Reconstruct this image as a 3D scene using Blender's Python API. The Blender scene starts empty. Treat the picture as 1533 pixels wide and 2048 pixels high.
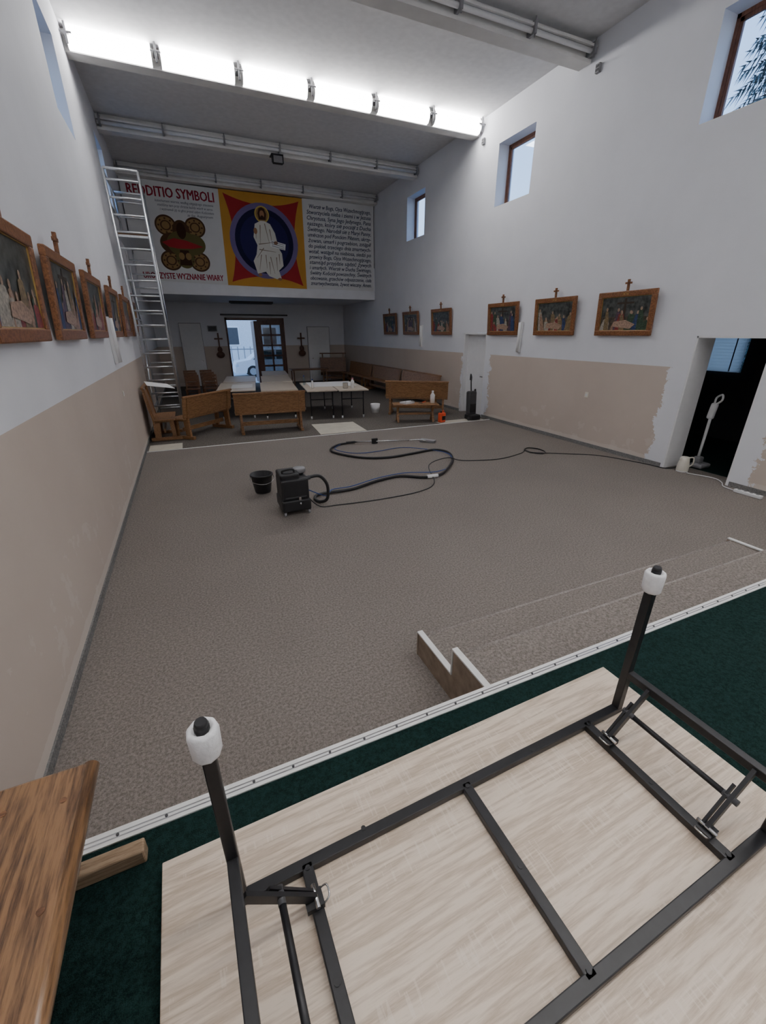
import bpy, bmesh, math, random
from mathutils import Vector, Matrix
random.seed(7)
XL,XR,YE,YB,YS,ZS,ZC=-.99,7.07,20.6,16.76,1.165,.55,6.58
WT=.42
sc=bpy.context.scene
# ---------------------------------------------------------------- materials
def newmat(name):
    m=bpy.data.materials.new(name);m.use_nodes=True;nt=m.node_tree
    b=nt.nodes['Principled BSDF'];return m,nt,b
def N(nt,t,**k):
    n=nt.nodes.new(t)
    for a,v in k.items(): setattr(n,a,v)
    return n
def setin(nt,sock,v):
    if hasattr(v,'is_output') or isinstance(v,bpy.types.NodeSocket): nt.links.new(v,sock)
    else: sock.default_value=v
def MA(nt,op,a,b=0.,c=None):
    n=N(nt,'ShaderNodeMath',operation=op);setin(nt,n.inputs[0],a);setin(nt,n.inputs[1],b)
    if c is not None:setin(nt,n.inputs[2],c)
    return n.outputs[0]
def coord(nt,scale=(1,1,1)):
    tc=N(nt,'ShaderNodeTexCoord');mp=N(nt,'ShaderNodeMapping');mp.inputs['Scale'].default_value=scale
    nt.links.new(tc.outputs['Object'],mp.inputs['Vector']);return mp.outputs[0]
def noise(nt,vec,scale,detail=3,rough=.5):
    n=N(nt,'ShaderNodeTexNoise');n.inputs['Scale'].default_value=scale;n.inputs['Detail'].default_value=detail;n.inputs['Roughness'].default_value=rough
    nt.links.new(vec,n.inputs['Vector']);return n.outputs['Fac']
def ramp(nt,fac,stops):
    r=N(nt,'ShaderNodeValToRGB');e=r.color_ramp.elements
    while len(e)<len(stops): e.new(.5)
    for i,(p,c) in enumerate(stops): e[i].position=p;e[i].color=(*c,1)
    nt.links.new(fac,r.inputs[0]);return r.outputs[0]
def mix(nt,f,a,b):
    n=N(nt,'ShaderNodeMix',data_type='RGBA');setin(nt,n.inputs[0],f)
    for s,v in ((n.inputs[6],a),(n.inputs[7],b)):
        if isinstance(v,tuple): s.default_value=(*v,1)
        else: nt.links.new(v,s)
    return n.outputs[2]
def bump(nt,b,h,st,dist=.01):
    n=N(nt,'ShaderNodeBump');n.inputs['Strength'].default_value=st;n.inputs['Distance'].default_value=dist
    nt.links.new(h,n.inputs['Height']);nt.links.new(n.outputs[0],b.inputs['Normal'])
def mat(name,col,rough=.5,metal=0,var=.08,sc_=12,bm=0,spec=.5):
    m,nt,b=newmat(name);v=coord(nt);f=noise(nt,v,sc_)
    lo=tuple(max(0,c*(1-var)) for c in col);hi=tuple(min(1,c*(1+var)) for c in col)
    nt.links.new(ramp(nt,f,[(.3,lo),(.7,hi)]),b.inputs['Base Color'])
    b.inputs['Roughness'].default_value=rough;b.inputs['Metallic'].default_value=metal;b.inputs['Specular IOR Level'].default_value=spec
    if bm: bump(nt,b,f,bm)
    return m
def wood(name,dark,light,scale=(1,12,12),rough=.35,k=3,bm=.1,coat=0,rings=7.,fine=.9,stop=.55,ticks=None):
    m,nt,b=newmat(name);v=coord(nt,scale)
    n1=noise(nt,v,k,6,.6);v2=coord(nt,tuple(s*4 for s in scale));n2=noise(nt,v2,k*3,4,.7)
    w=MA(nt,'FRACT',MA(nt,'MULTIPLY',n1,rings));w=MA(nt,'ABSOLUTE',MA(nt,'SUBTRACT',w,.5))
    f=MA(nt,'ADD',MA(nt,'MULTIPLY',w,1.0),MA(nt,'MULTIPLY',MA(nt,'SUBTRACT',n2,.4),fine))
    c=ramp(nt,f,[(.0,dark),(stop,light)])
    if ticks:
        t1=noise(nt,coord(nt,(110,9,9)),1,2,.5);t2=noise(nt,v,k*.8,2,.5)
        tk=MA(nt,'MULTIPLY',MA(nt,'GREATER_THAN',t1,.60),MA(nt,'GREATER_THAN',t2,.52))
        c=mix(nt,MA(nt,'MULTIPLY',tk,.30),c,ticks)
    nt.links.new(c,b.inputs['Base Color'])
    b.inputs['Roughness'].default_value=rough;b.inputs['Coat Weight'].default_value=coat;b.inputs['Coat Roughness'].default_value=.2
    bump(nt,b,f,bm,.003);return m
def emis(name,col,st):
    m,nt,b=newmat(name);b.inputs['Base Color'].default_value=(.9,.9,.9,1);b.inputs['Emission Color'].default_value=(*col,1);b.inputs['Emission Strength'].default_value=st
    return m
def wallmat(name,patches,axis='Y'):
    m,nt,b=newmat(name);v=coord(nt)
    sp=N(nt,'ShaderNodeSeparateXYZ');nt.links.new(v,sp.inputs[0]);z=sp.outputs[2];y=sp.outputs[1]
    n1=noise(nt,v,3.5,6,.65);n0=noise(nt,v,.9,4,.6);nb=noise(nt,v,60,3,.6);nbig=noise(nt,v,14,5,.7)
    low=MA(nt,'LESS_THAN',z,1.593)
    off=MA(nt,'MULTIPLY',MA(nt,'SUBTRACT',n1,.5),.5)
    off=MA(nt,'ADD',off,MA(nt,'MULTIPLY',MA(nt,'SUBTRACT',nbig,.5),.18))
    mask=low
    for (a,c) in patches:
        yy=MA(nt,'ADD',y,off)
        ins=MA(nt,'MULTIPLY',MA(nt,'GREATER_THAN',yy,a),MA(nt,'LESS_THAN',yy,c))
        mask=MA(nt,'MULTIPLY',mask,MA(nt,'SUBTRACT',1.,ins))
    white=ramp(nt,n0,[(.3,(.75,.76,.80)),(.7,(.81,.82,.86))])
    beige=ramp(nt,n0,[(.3,(.56,.475,.412)),(.7,(.60,.515,.448))])
    sm=MA(nt,'MULTIPLY',MA(nt,'GREATER_THAN',n1,.60),MA(nt,'LESS_THAN',z,MA(nt,'MULTIPLY',n0,1.2)))
    beige=mix(nt,MA(nt,'MULTIPLY',sm,.22),beige,(.74,.69,.64))
    low2=MA(nt,'LESS_THAN',z,MA(nt,'ADD',.09,MA(nt,'MULTIPLY',n1,.10)))
    beige=mix(nt,MA(nt,'MULTIPLY',low2,.5),beige,(.70,.64,.58))
    nt.links.new(mix(nt,mask,white,beige),b.inputs['Base Color'])
    b.inputs['Roughness'].default_value=.75;b.inputs['Specular IOR Level'].default_value=.25
    bump(nt,b,nb,.12,.004);return m
def carpet(name,a,bb,s=55,st=.6,big=.12):
    m,nt,b=newmat(name);v=coord(nt);f=noise(nt,v,s,4,.75);g=noise(nt,v,1.1,3,.5);h=noise(nt,v,s*4,2,.6)
    ff=MA(nt,'ADD',MA(nt,'MULTIPLY',f,.8),MA(nt,'MULTIPLY',h,.2))
    c=ramp(nt,ff,[(.40,a),(.60,bb)])
    c2=mix(nt,MA(nt,'MULTIPLY',g,big*2),c,tuple(x*.55 for x in a));nt.links.new(c2,b.inputs['Base Color'])
    b.inputs['Roughness'].default_value=.95;b.inputs['Specular IOR Level'].default_value=.1;bump(nt,b,ff,st,.01);return m
W_R=wallmat('wall_paint_right',[(3.02,4.62),(9.22,10.5)])
W_L=wallmat('wall_paint_left',[])
W_B=wallmat('wall_paint_back',[])
WHITE=mat('white_plaster',(.78,.79,.82),.8,0,.03,3,.05,.2)
CEIL=mat('ceiling_plaster',(.70,.70,.71),.85,0,.05,9,.15,.2)
BEAM=mat('beam_paint',(.78,.77,.74),.6,0,.05,4)
CARP=carpet('carpet_taupe',(.165,.143,.127),(.335,.298,.270),62)
CARPN=carpet('carpet_edge_lightened',(.26,.23,.21),(.44,.40,.37),62)  # paler worn carpet, edge light painted in because even light hides the steps
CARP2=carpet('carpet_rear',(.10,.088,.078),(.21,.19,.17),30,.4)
GREEN=carpet('carpet_green',(.005,.015,.014),(.016,.044,.039),70,.8)
GRAYC=carpet('carpet_grey',(.15,.15,.15),(.30,.29,.28),60)
OAK=wood('pew_oak',(.14,.065,.025),(.38,.20,.09),(1.5,14,14),.4,2)
OAKD=wood('pew_oak_dark',(.07,.03,.012),(.22,.10,.045),(1.5,14,14),.45,2)
OAKF=wood('bench_oak',(.055,.024,.010),(.27,.145,.066),(12,.9,12),.28,1.5,.3,.5,6.)
OAKP=wood('raw_pine',(.22,.14,.08),(.38,.27,.17),(1,10,10),.6,2)
SON=wood('sonoma_oak',(.50,.39,.29),(.76,.64,.52),(.7,10,10),.5,1.8,.04,0,5.,.7,.5,(.86,.77,.67))
FRAMEW=wood('picture_frame_wood',(.12,.043,.016),(.29,.12,.045),(6,6,6),.4,2)
BROWN=wood('door_brown',(.05,.018,.010),(.13,.05,.028),(8,8,1),.4,2)
WINB=wood('window_brown',(.10,.035,.02),(.22,.09,.05),(8,8,1),.4,2)
BLK=mat('black_powdercoat',(.012,.012,.014),.42,0,.2,40)
BLKP=mat('black_plastic',(.014,.014,.016),.45,0,.2,20)
DGR=mat('dark_grey_plastic',(.06,.06,.065),.5)
GRY=mat('grey_plastic',(.25,.25,.26),.5)
ALU=mat('aluminium',(.62,.64,.66),.32,.9,.1,30)
STEEL=mat('steel',(.6,.6,.6),.25,1,.05)
WPL=mat('white_plastic',(.82,.82,.82),.4,0,.02)
FOAM=mat('white_foam',(.86,.86,.87),.8,0,.05,60,.3)
CREAM=mat('cream_plastic',(.80,.76,.66),.35,0,.03)
MDF=mat('stringer_board',(.30,.23,.17),.7,0,.25,14)
TRIMW=mat('white_trim',(.82,.82,.80),.5,0,.05,20)
DOORW=mat('door_white',(.80,.80,.81),.45,0,.02)
ORNG=mat('orange_plastic',(.75,.09,.03),.4)
BLUE=mat('blue_cable',(.02,.06,.25),.5)
PAPER=mat('paper_white',(.85,.85,.84),.7,0,.02)
CARD=mat('board_pale',(.60,.56,.47),.7,0,.08,5)
TTOP=wood('table_laminate',(.52,.44,.35),(.68,.60,.50),(1.2,10,10),.4,2)
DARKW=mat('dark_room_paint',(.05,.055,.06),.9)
PINK=mat('bottle_pink',(.55,.25,.3),.3)
GOLD=mat('brass',(.55,.36,.12),.4,.6)
def glass(name,tint=(.9,.95,1)):
    m,nt,b=newmat(name);nt.nodes.remove(b);g=N(nt,'ShaderNodeBsdfGlossy');g.inputs['Roughness'].default_value=.03
    t=N(nt,'ShaderNodeBsdfTransparent');t.inputs[0].default_value=(*tint,1);x=N(nt,'ShaderNodeMixShader')
    x.inputs[0].default_value=.08
    nt.links.new(t.outputs[0],x.inputs[1]);nt.links.new(g.outputs[0],x.inputs[2]);nt.links.new(x.outputs[0],nt.nodes['Material Output'].inputs[0]);return m
GLASS=glass('window_glass');GLASSD=glass('door_glass',(.42,.42,.42))
def fabric(name,col):
    m,nt,b=newmat(name);nt.links.new(ramp(nt,noise(nt,coord(nt),3),[(.3,tuple(c*.95 for c in col)),(.7,col)]),b.inputs['Base Color']);b.inputs['Roughness'].default_value=.8;b.inputs['Specular IOR Level'].default_value=.1
    return m
BANW=fabric('banner_white',(.72,.72,.72))
# ---------------------------------------------------------------- mesh builder
class B:
    def __init__(s,name): s.name=name;s.bm=bmesh.new();s.mats=[]
    def mi(s,m):
        if m not in s.mats: s.mats.append(m)
        return s.mats.index(m)
    def _fin(s,vs,m,M=None,smooth=False):
        if M is not None: bmesh.ops.transform(s.bm,matrix=M,verts=vs)
        i=s.mi(m);fs=set(f for v in vs for f in v.link_faces)
        for f in fs: f.material_index=i;f.smooth=smooth
        return vs
    def box(s,c,sz,m,R=None,bev=0):
        r=bmesh.ops.create_cube(s.bm,size=1);vs=r['verts']
        bmesh.ops.scale(s.bm,vec=sz,verts=vs)
        if bev:
            es=list(set(e for v in vs for e in v.link_edges))
            rr=bmesh.ops.bevel(s.bm,geom=es,offset=bev,segments=2,affect='EDGES',profile=.5)
            vs=list(set(rr['verts'])|set(v for v in vs if v.is_valid))
        M=Matrix.Translation(c)
        if R is not None: M=M@R.to_4x4()
        return s._fin(vs,m,M)
    def bx(s,x0,x1,y0,y1,z0,z1,m,bev=0): return s.box(((x0+x1)/2,(y0+y1)/2,(z0+z1)/2),(abs(x1-x0),abs(y1-y0),abs(z1-z0)),m,None,bev)
    def bar(s,p0,p1,w,h,m,up=(0,0,1),bev=0):
        p0,p1=Vector(p0),Vector(p1);d=p1-p0;L=d.length;x=d.normalized();u=Vector(up)
        if abs(x.dot(u))>.98:u=Vector((0,1,0))
        y=u.cross(x).normalized();z=x.cross(y);R=Matrix((x,y,z)).transposed()
        return s.box((p0+p1)/2,(L,w,h),m,R,bev)
    def cyl(s,p0,p1,r,m,r2=None,seg=14,caps=True):
        p0,p1=Vector(p0),Vector(p1);d=p1-p0
        rr=bmesh.ops.create_cone(s.bm,cap_ends=caps,segments=seg,radius1=r,radius2=r if r2 is None else r2,depth=d.length)
        q=d.to_track_quat('Z','Y').to_matrix().to_4x4()
        vs=s._fin(rr['verts'],m,Matrix.Translation((p0+p1)/2)@q,True)
        for f in set(f for v in vs for f in v.link_faces):
            if len(f.verts)>4:f.smooth=False
        return vs
    def sph(s,c,r,m,scale=(1,1,1),R=None,seg=16):
        rr=bmesh.ops.create_uvsphere(s.bm,u_segments=seg,v_segments=seg//2+2,radius=r)
        M=Matrix.Translation(c)
        if R is not None:M=M@R.to_4x4()
        M=M@Matrix.Diagonal((*scale,1));return s._fin(rr['verts'],m,M,True)
    def tube(s,pts,r,m,seg=8,sub=5,smoothpath=True):
        P=[Vector(p) for p in pts]
        if smoothpath and len(P)>2:
            Q=[]
            for i in range(len(P)-1):
                a=P[max(i-1,0)];b=P[i];c=P[i+1];d=P[min(i+2,len(P)-1)]
                for k in range(sub):
                    t=k/sub;Q.append(.5*((2*b)+(c-a)*t+(2*a-5*b+4*c-d)*t*t+(3*b-a-3*c+d)*t**3))
            Q.append(P[-1]);P=Q
        up=Vector((0,0,1));rings=[];i_=s.mi(m)
        for i,p in enumerate(P):
            t=(P[min(i+1,len(P)-1)]-P[max(i-1,0)]).normalized()
            if abs(t.dot(up))>.95: up=Vector((.3,1,.1)).normalized()
            x=up.cross(t).normalized();y=t.cross(x).normalized();up=y
            rings.append([s.bm.verts.new(p+x*r*math.cos(2*math.pi*k/seg)+y*r*math.sin(2*math.pi*k/seg)) for k in range(seg)])
        for a,b in zip(rings,rings[1:]):
            for k in range(seg):
                f=s.bm.faces.new((a[k],a[(k+1)%seg],b[(k+1)%seg],b[k]));f.material_index=i_;f.smooth=True
        for rg in (rings[0][::-1],rings[-1]):
            f=s.bm.faces.new(rg);f.material_index=i_
    def prism(s,pts,axis,d0,d1,m):
        def mk(a,b,d): return {'x':(d,a,b),'y':(a,d,b),'z':(a,b,d)}[axis]
        A=[s.bm.verts.new(mk(a,b,d0)) for a,b in pts];C=[s.bm.verts.new(mk(a,b,d1)) for a,b in pts]
        fs=[s.bm.faces.new(A),s.bm.faces.new(C[::-1])]
        n=len(pts)
        for k in range(n): fs.append(s.bm.faces.new((A[k],C[k],C[(k+1)%n],A[(k+1)%n])))
        i=s.mi(m)
        for f in fs:f.material_index=i
        bmesh.ops.recalc_face_normals(s.bm,faces=fs);return A+C
    def lathe(s,prof,c,m,seg=20):
        rings=[];i_=s.mi(m);c=Vector(c)
        for r,z in prof: rings.append([s.bm.verts.new(c+Vector((max(r,.0005)*math.cos(2*math.pi*k/seg),max(r,.0005)*math.sin(2*math.pi*k/seg),z))) for k in range(seg)])
        for a,b in zip(rings,rings[1:]):
            for k in range(seg):
                f=s.bm.faces.new((a[k],a[(k+1)%seg],b[(k+1)%seg],b[k]));f.material_index=i_;f.smooth=True
    def addmesh(s,me,m,M):
        n=len(s.bm.verts);s.bm.from_mesh(me);s.bm.verts.ensure_lookup_table()
        vs=s.bm.verts[n:];i=s.mi(m)
        bmesh.ops.transform(s.bm,matrix=M,verts=vs)
        for f in set(f for v in vs for f in v.link_faces):f.material_index=i
    def done(s,loc=(0,0,0),rz=0,rot=None):
        me=bpy.data.meshes.new(s.name);s.bm.to_mesh(me);s.bm.free()
        for m in s.mats:me.materials.append(m)
        o=bpy.data.objects.new(s.name,me);sc.collection.objects.link(o);o.location=loc
        o.rotation_euler=rot or (0,0,rz);return o
def textmesh(body,shear=0):
    cu=bpy.data.curves.new('t','FONT');cu.body=body;cu.shear=shear;cu.size=1;cu.resolution_u=2
    o=bpy.data.objects.new('t',cu);sc.collection.objects.link(o)
    bpy.context.view_layer.update()
    me=bpy.data.meshes.new_from_object(o.evaluated_get(bpy.context.evaluated_depsgraph_get()))
    bpy.data.objects.remove(o)
    return me
def addtext(b,body,m,x0,x1,zc,h,y,shear=0,bold=.0):
    me=textmesh(body,shear)
    if not me.vertices: return
    xs=[v.co.x for v in me.vertices];w=max(xs)-min(xs)
    sx=(x1-x0)/w if x1 is not None else h
    for i,(ox,oz) in enumerate([(0,0)] if not bold else [(-bold,0),(bold,0),(0,-bold*.6),(0,bold*.6)]):
        M=Matrix.Translation((x0-min(xs)*sx+ox,y-.0004*i,zc-.35*h+oz))@Matrix.Rotation(math.pi/2,4,'X')@Matrix.Diagonal((sx,h,1,1))
        b.addmesh(me,m,M)
# ---------------------------------------------------------------- room shell
def wall(name,ax,t0,t1,a0,a1,z0,z1,holes,m):
    b=B(name);A=sorted(set([a0,a1]+[h[0] for h in holes]+[h[1] for h in holes]));Z=sorted(set([z0,z1]+[h[2] for h in holes]+[h[3] for h in holes]))
    for i in range(len(A)-1):
        j=0
        while j<len(Z)-1:
            ca=(A[i]+A[i+1])/2
            def hole(jj):
                cz=(Z[jj]+Z[jj+1])/2
                return any(h[0]<ca<h[1] and h[2]<cz<h[3] for h in holes)
            if hole(j): j+=1;continue
            k=j
            while k+1<len(Z)-1 and not hole(k+1):k+=1
            if ax=='x': b.bx(t0,t1,A[i],A[i+1],Z[j],Z[k+1],m)
            else: b.bx(A[i],A[i+1],t0,t1,Z[j],Z[k+1],m)
            j=k+1
    bmesh.ops.remove_doubles(b.bm,verts=b.bm.verts,dist=1e-5)
    return b.done()
RW=[(3.92,5.07,4.75,5.93),(8.47,9.62,4.75,5.93),(12.95,14.1,4.78,5.95),(-.6,.55,4.75,5.93)]
LW=[(8.05,9.15,4.75,5.93),(12.4,13.5,4.75,5.93),(3.5,4.6,4.75,5.93)]
wall('wall_right','x',XR,XR+WT,-3.2,YE,0,ZC,RW+[(3.32,4.32,0,2.05),(9.46,10.46,0,2.1)],W_R)
wall('wall_left','x',XL-WT,XL,-3.2,YE,0,ZC,LW,W_L)
wall('wall_back','y',YE,YE+.25,XL-WT,XR+WT,0,ZC,[(1.75,4.25,0,2.72)],W_B)
wall('wall_front','y',-3.4,-3.2,XL-WT,XR+WT,0,ZC,[],WHITE)
b=B('ceiling');b.bx(XL-WT,XR+WT,-3.4,YE+.25,ZC,ZC+.25,CEIL);b.done()
b=B('floor');b.bx(XL,XR+WT,YS,9.02,-.12,0,CARP);b.done()
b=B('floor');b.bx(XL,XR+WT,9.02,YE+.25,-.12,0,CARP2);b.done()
e=.001
b=B('stage_platform');b.bx(XL+e,XR-e,-3.2+e,YS,0,ZS,GREEN);b.bx(XL+e,XR-e,YS,YS+.012,0,ZS-.01,CARP);b.done()
b=B('trim_1')
b.bx(XL+e,XR-e,YS-.035,YS+.014,ZS,ZS+.006,TRIMW)
b.bx(XL+e,XR-e,YS-.022,YS-.018,ZS+.006,ZS+.008,STEEL);b.bx(XL+e,XR-e,YS-.008,YS-.004,ZS+.006,ZS+.008,STEEL)
for i in range(55): b.cyl((XL+.08+i*.148,YS-.013,ZS+.006),(XL+.08+i*.148,YS-.013,ZS+.0105),.005,DGR,seg=8)
b.done()
b=B('baseboard_left');b.bx(XL,XL+.012,YS+.02,9.02,0,.065,GRAYC);b.bx(XL,XL+.012,9.02,YE,0,.07,GRAYC);b.done()
b=B('baseboard_right');b.bx(XR-.012,XR,YS+.02,3.3,0,.07,GRAYC);b.bx(XR-.012,XR,4.36,9.4,0,.07,GRAYC);b.bx(XR-.012,XR,10.5,YE,0,.07,GRAYC);b.done()
b=B('trim_2');b.bx(XL,XR-.02,9.0,9.035,0,.008,TRIMW);b.done()
b=B('floor_board_pale');b.bx(-.95,-.35,9.06,9.55,0,.006,CARD);b.prism([(2.5,9.12),(3.6,9.08),(3.66,10.2),(2.6,10.3)],'z',0,.008,CARD);b.bx(5.6,6.9,9.07,9.35,0,.006,CARD);b.done()
b=B('gallery_balcony');b.bx(XL+e,XR-e,YB,YE-e,3.28,3.5,WHITE);b.bx(XL+e,XR-e,YB,YB+.15,3.5,4.35,WHITE);b.done()
# beams + lamp troughs
LITM=emis('lamp_tube_lit',(1.0,.98,.97),27)
LITFILL=emis('lamp_tube_added_fill',(1.0,.97,.94),46)  # tubes added out of view to brighten the stage end
def beam(y,lit,name='ceiling_beam'):
    b=B(name);b.bx(XL+e,XR-e,y,y+.22,6.29,ZC-e,BEAM)
    b.bx(XL+e,XR-e,y-.04,y,6.29,6.34,BEAM);b.done()
    b=B('fluorescent_lamp_row')
    n=6;w=(XR-XL)/n
    if not lit:
        b.bx(XL+.02,XR-.02,y-.16,y-.0,6.44,6.47,BEAM)
        b.cyl((XL+.02,y-.11,6.40),(XR-.02,y-.11,6.40),.035,WPL,seg=12)
        for i in range(n+1):
            x=min(max(XL+i*w,XL+.08),XR-.08)
            b.bx(x-.02,x+.02,y-.19,y,6.34,6.50,GRY);b.cyl((x,y-.17,6.30),(x,y-.17,6.54),.012,GRY)
    else:
        for i in range(n):
            x0=XL+i*w+.075;x1=XL+(i+1)*w-.075
            b.prism([(y-.05,6.30),(y-.12,6.31),(y-.18,6.38),(y-.18,6.50),(y-.12,6.57),(y-.05,6.575)],'x',x0,x1,lit)
            for xx in (x0-.010,x1): b.prism([(y-.05,6.295),(y-.125,6.305),(y-.185,6.375),(y-.185,6.505),(y-.125,6.575),(y-.05,6.578)],'x',xx,xx+.010,WPL)
            b.bx(x0,x1,y-.05,y-.04,6.30,6.575,WPL)
        for i in range(n+1):
            x=min(max(XL+i*w,XL+.08),XR-.08)
            b.bx(x-.04,x+.04,y-.23,y-.04,6.43,6.46,GRY);b.cyl((x,y-.225,6.31),(x,y-.225,6.57),.016,GRY);b.cyl((x-.08,y-.225,6.45),(x+.08,y-.225,6.45),.014,GRY)
    b.done()
for y,l in ((-2,None),(1.1,LITFILL),(4.2,None),(7.3,None),(10.44,LITM),(13.5,None),(16.5,None)): beam(y,l)  # lit row above the stage is unseen, added as fill light
b=B('floodlight');b.box((2.95,13.3,6.17),(.26,.1,.18),BLKP,None,.015);b.box((2.95,13.245,6.17),(.22,.01,.14),GRY);b.bx(2.8,2.815,13.28,13.32,6.1,6.29,BLKP);b.bx(3.085,3.1,13.28,13.32,6.1,6.29,BLKP);b.bx(2.8,3.1,13.28,13.55,6.27,6.29,BLKP);b.done()
for y in (7.05,10.2):
    b=B('wall_junction_box');b.bx(XR-.05,XR,y-.04,y+.04,6.08,6.2,GRY);b.bx(XR-.056,XR-.05,y-.03,y+.03,6.1,6.13,DGR);b.bx(XR-.056,XR-.05,y-.03,y+.03,6.15,6.18,DGR);b.done()
def window(i,x,y0,y1,z0,z1,side):
    b=B('window_%d'%i);xo=x+side*.30;t=.05
    def bb(a,c,d,e_,m=WINB,th=.05): b.bx(xo-th/2,xo+th/2,a,c,d,e_,m)
    bb(y0,y0+t,z0,z1);bb(y1-t,y1,z0,z1);bb(y0,y1,z0,z0+t);bb(y0,y1,z1-t,z1)
    g=t
    for (a,c,d,e_) in ((y0+g,y0+g+.045,z0+g,z1-g),(y1-g-.045,y1-g,z0+g,z1-g),(y0+g,y1-g,z0+g,z0+g+.045),(y0+g,y1-g,z1-g-.045,z1-g)): bb(a,c,d,e_,WINB,.035)
    bb(y0+g,y1-g,z0+g,z1-g,GLASS,.008)
    b.bx(x+side*.0,xo,y0+.001,y1-.001,z0,z0+.012,TRIMW)
    b.bx(xo-side*.05,xo-side*.025,y0+.07,y0+.09,(z0+z1)/2-.06,(z0+z1)/2+.06,STEEL)
    b.done()
k=1
for w in RW: window(k,XR,*w,1);k+=1
for w in LW: window(k,XL,*w,-1);k+=1
# ---------------------------------------------------------------- doors
b=B('door_1')
b.bx(XR+.12,XR+.16,9.50,10.42,.01,2.06,DOORW);
for a,c in ((9.461,9.50),(10.42,10.459)): b.bx(XR+.0,XR+.2,a,c,0,2.1,DOORW)
b.bx(XR,XR+.2,9.461,10.459,2.06,2.099,DOORW);b.cyl((XR+.12,9.58,1.02),(XR+.06,9.58,1.02),.012,STEEL);b.bar((XR+.065,9.58,1.02),(XR+.065,9.70,1.02),.015,.02,STEEL);b.done()
b=B('door_frame_side_room')
for a,c in ((3.321,3.345),(4.295,4.319)): b.bx(XR+.002,XR+WT,a,c,0,2.049,DOORW)
b.bx(XR+.002,XR+WT,3.321,4.319,2.025,2.049,DOORW);b.done()
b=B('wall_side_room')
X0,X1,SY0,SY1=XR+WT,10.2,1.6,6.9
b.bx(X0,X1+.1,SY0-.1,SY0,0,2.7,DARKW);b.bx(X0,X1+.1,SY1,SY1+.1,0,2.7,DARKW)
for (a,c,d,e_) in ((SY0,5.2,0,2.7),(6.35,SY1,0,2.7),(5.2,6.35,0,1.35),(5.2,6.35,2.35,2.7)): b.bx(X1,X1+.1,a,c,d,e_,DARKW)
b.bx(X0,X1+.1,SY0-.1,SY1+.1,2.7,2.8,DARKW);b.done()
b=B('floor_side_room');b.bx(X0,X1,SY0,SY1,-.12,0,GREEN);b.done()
m,nt,bs=newmat('blind_slat');nt.nodes.remove(bs);t=N(nt,'ShaderNodeBsdfTranslucent');d=N(nt,'ShaderNodeBsdfDiffuse');mx=N(nt,'ShaderNodeMixShader');mx.inputs[0].default_value=.3
t.inputs[0].default_value=(.85,.88,.88,1);d.inputs[0].default_value=(.75,.82,.88,1);nt.links.new(t.outputs[0],mx.inputs[1]);nt.links.new(d.outputs[0],mx.inputs[2]);nt.links.new(mx.outputs[0],nt.nodes['Material Output'].inputs[0]);SLAT=m
b=B('window_blind')
for i in range(17): b.box((X1-.03,5.775,1.38+i*.06),(.066,1.13,.003),SLAT,Matrix.Rotation(math.radians(-63),3,'Y'))
for yy in (5.4,6.15): b.bx(X1-.052,X1-.048,yy-.012,yy+.012,1.36,2.38,GRY)
b.bx(X1-.05,X1-.01,5.2,6.35,2.36,2.41,WPL);b.done()
b=B('door_2')
b.bx(-.06,.76,YE-.05,YE,0,2.48,DOORW);b.bx(0.0,.70,YE-.07,YE-.05,.02,2.42,DOORW)
b.bx(-.075,-.06,YE-.055,YE,0,2.49,GRY);b.bx(.76,.775,YE-.055,YE,0,2.49,GRY);b.bx(-.075,.775,YE-.055,YE,2.48,2.50,GRY)  # grey strips stand in for the shadow line round the frame
b.bx(.61,.66,YE-.11,YE-.07,1.0,1.03,STEEL);b.done()
b=B('door_3');b.bx(5.30,6.32,YE-.05,YE,0,2.36,DOORW);b.bx(5.38,6.24,YE-.07,YE-.05,.02,2.29,DOORW);b.bx(5.44,5.5,YE-.11,YE-.07,1.0,1.03,STEEL)
b.bx(5.285,5.30,YE-.055,YE,0,2.37,GRY);b.bx(6.32,6.335,YE-.055,YE,0,2.37,GRY);b.bx(5.285,6.335,YE-.055,YE,2.36,2.38,GRY);b.done()  # shadow line round this frame, also painted as grey strips
b=B('door_4')
for a,c in ((1.75,1.82),(4.18,4.25)): b.bx(a,c,YE-.04,YE+.12,0,2.72,BROWN)
b.bx(1.75,4.25,YE-.04,YE+.12,2.62,2.72,BROWN);b.bx(1.6,4.42,YE-.12,YE-.05,2.80,2.86,BLK)
lx0,lx1=3.08,4.2
b.bx(lx0,lx0+.16,YE,YE+.05,0,2.62,BROWN);b.bx(lx1-.14,lx1,YE,YE+.05,0,2.62,BROWN)
for z0,z1 in ((0,.35),(.70,.78),(1.13,1.21),(1.56,1.64),(1.99,2.07),(2.44,2.62)): b.bx(lx0+.16,lx1-.14,YE,YE+.05,z0,z1,BROWN)
b.bx(3.61,3.68,YE,YE+.05,.35,2.44,BROWN);b.bx(lx0+.16,lx1-.14,YE+.02,YE+.03,.35,2.44,GLASSD)
b.bx(2.93,3.08,YE-.02,YE+.9,0.02,2.6,BROWN)
b.done()
b=B('notice_plaque');b.bx(1.03,1.40,YE-.02,YE,2.18,2.40,GRY);b.bx(1.06,1.37,YE-.025,YE-.02,2.21,2.37,DGR);b.done()
for x in (1.40,4.98):
    b=B('holy_water_font_cross');b.bx(x-.03,x+.03,YE-.03,YE,1.45,2.12,BROWN);b.bx(x-.17,x+.17,YE-.03,YE,1.86,1.92,BROWN)
    b.sph((x,YE-.08,1.25),.17,BROWN,(1,.45,.8));b.sph((x,YE-.06,1.45),.10,BROWN,(1,.4,1.3));b.done()
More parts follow.
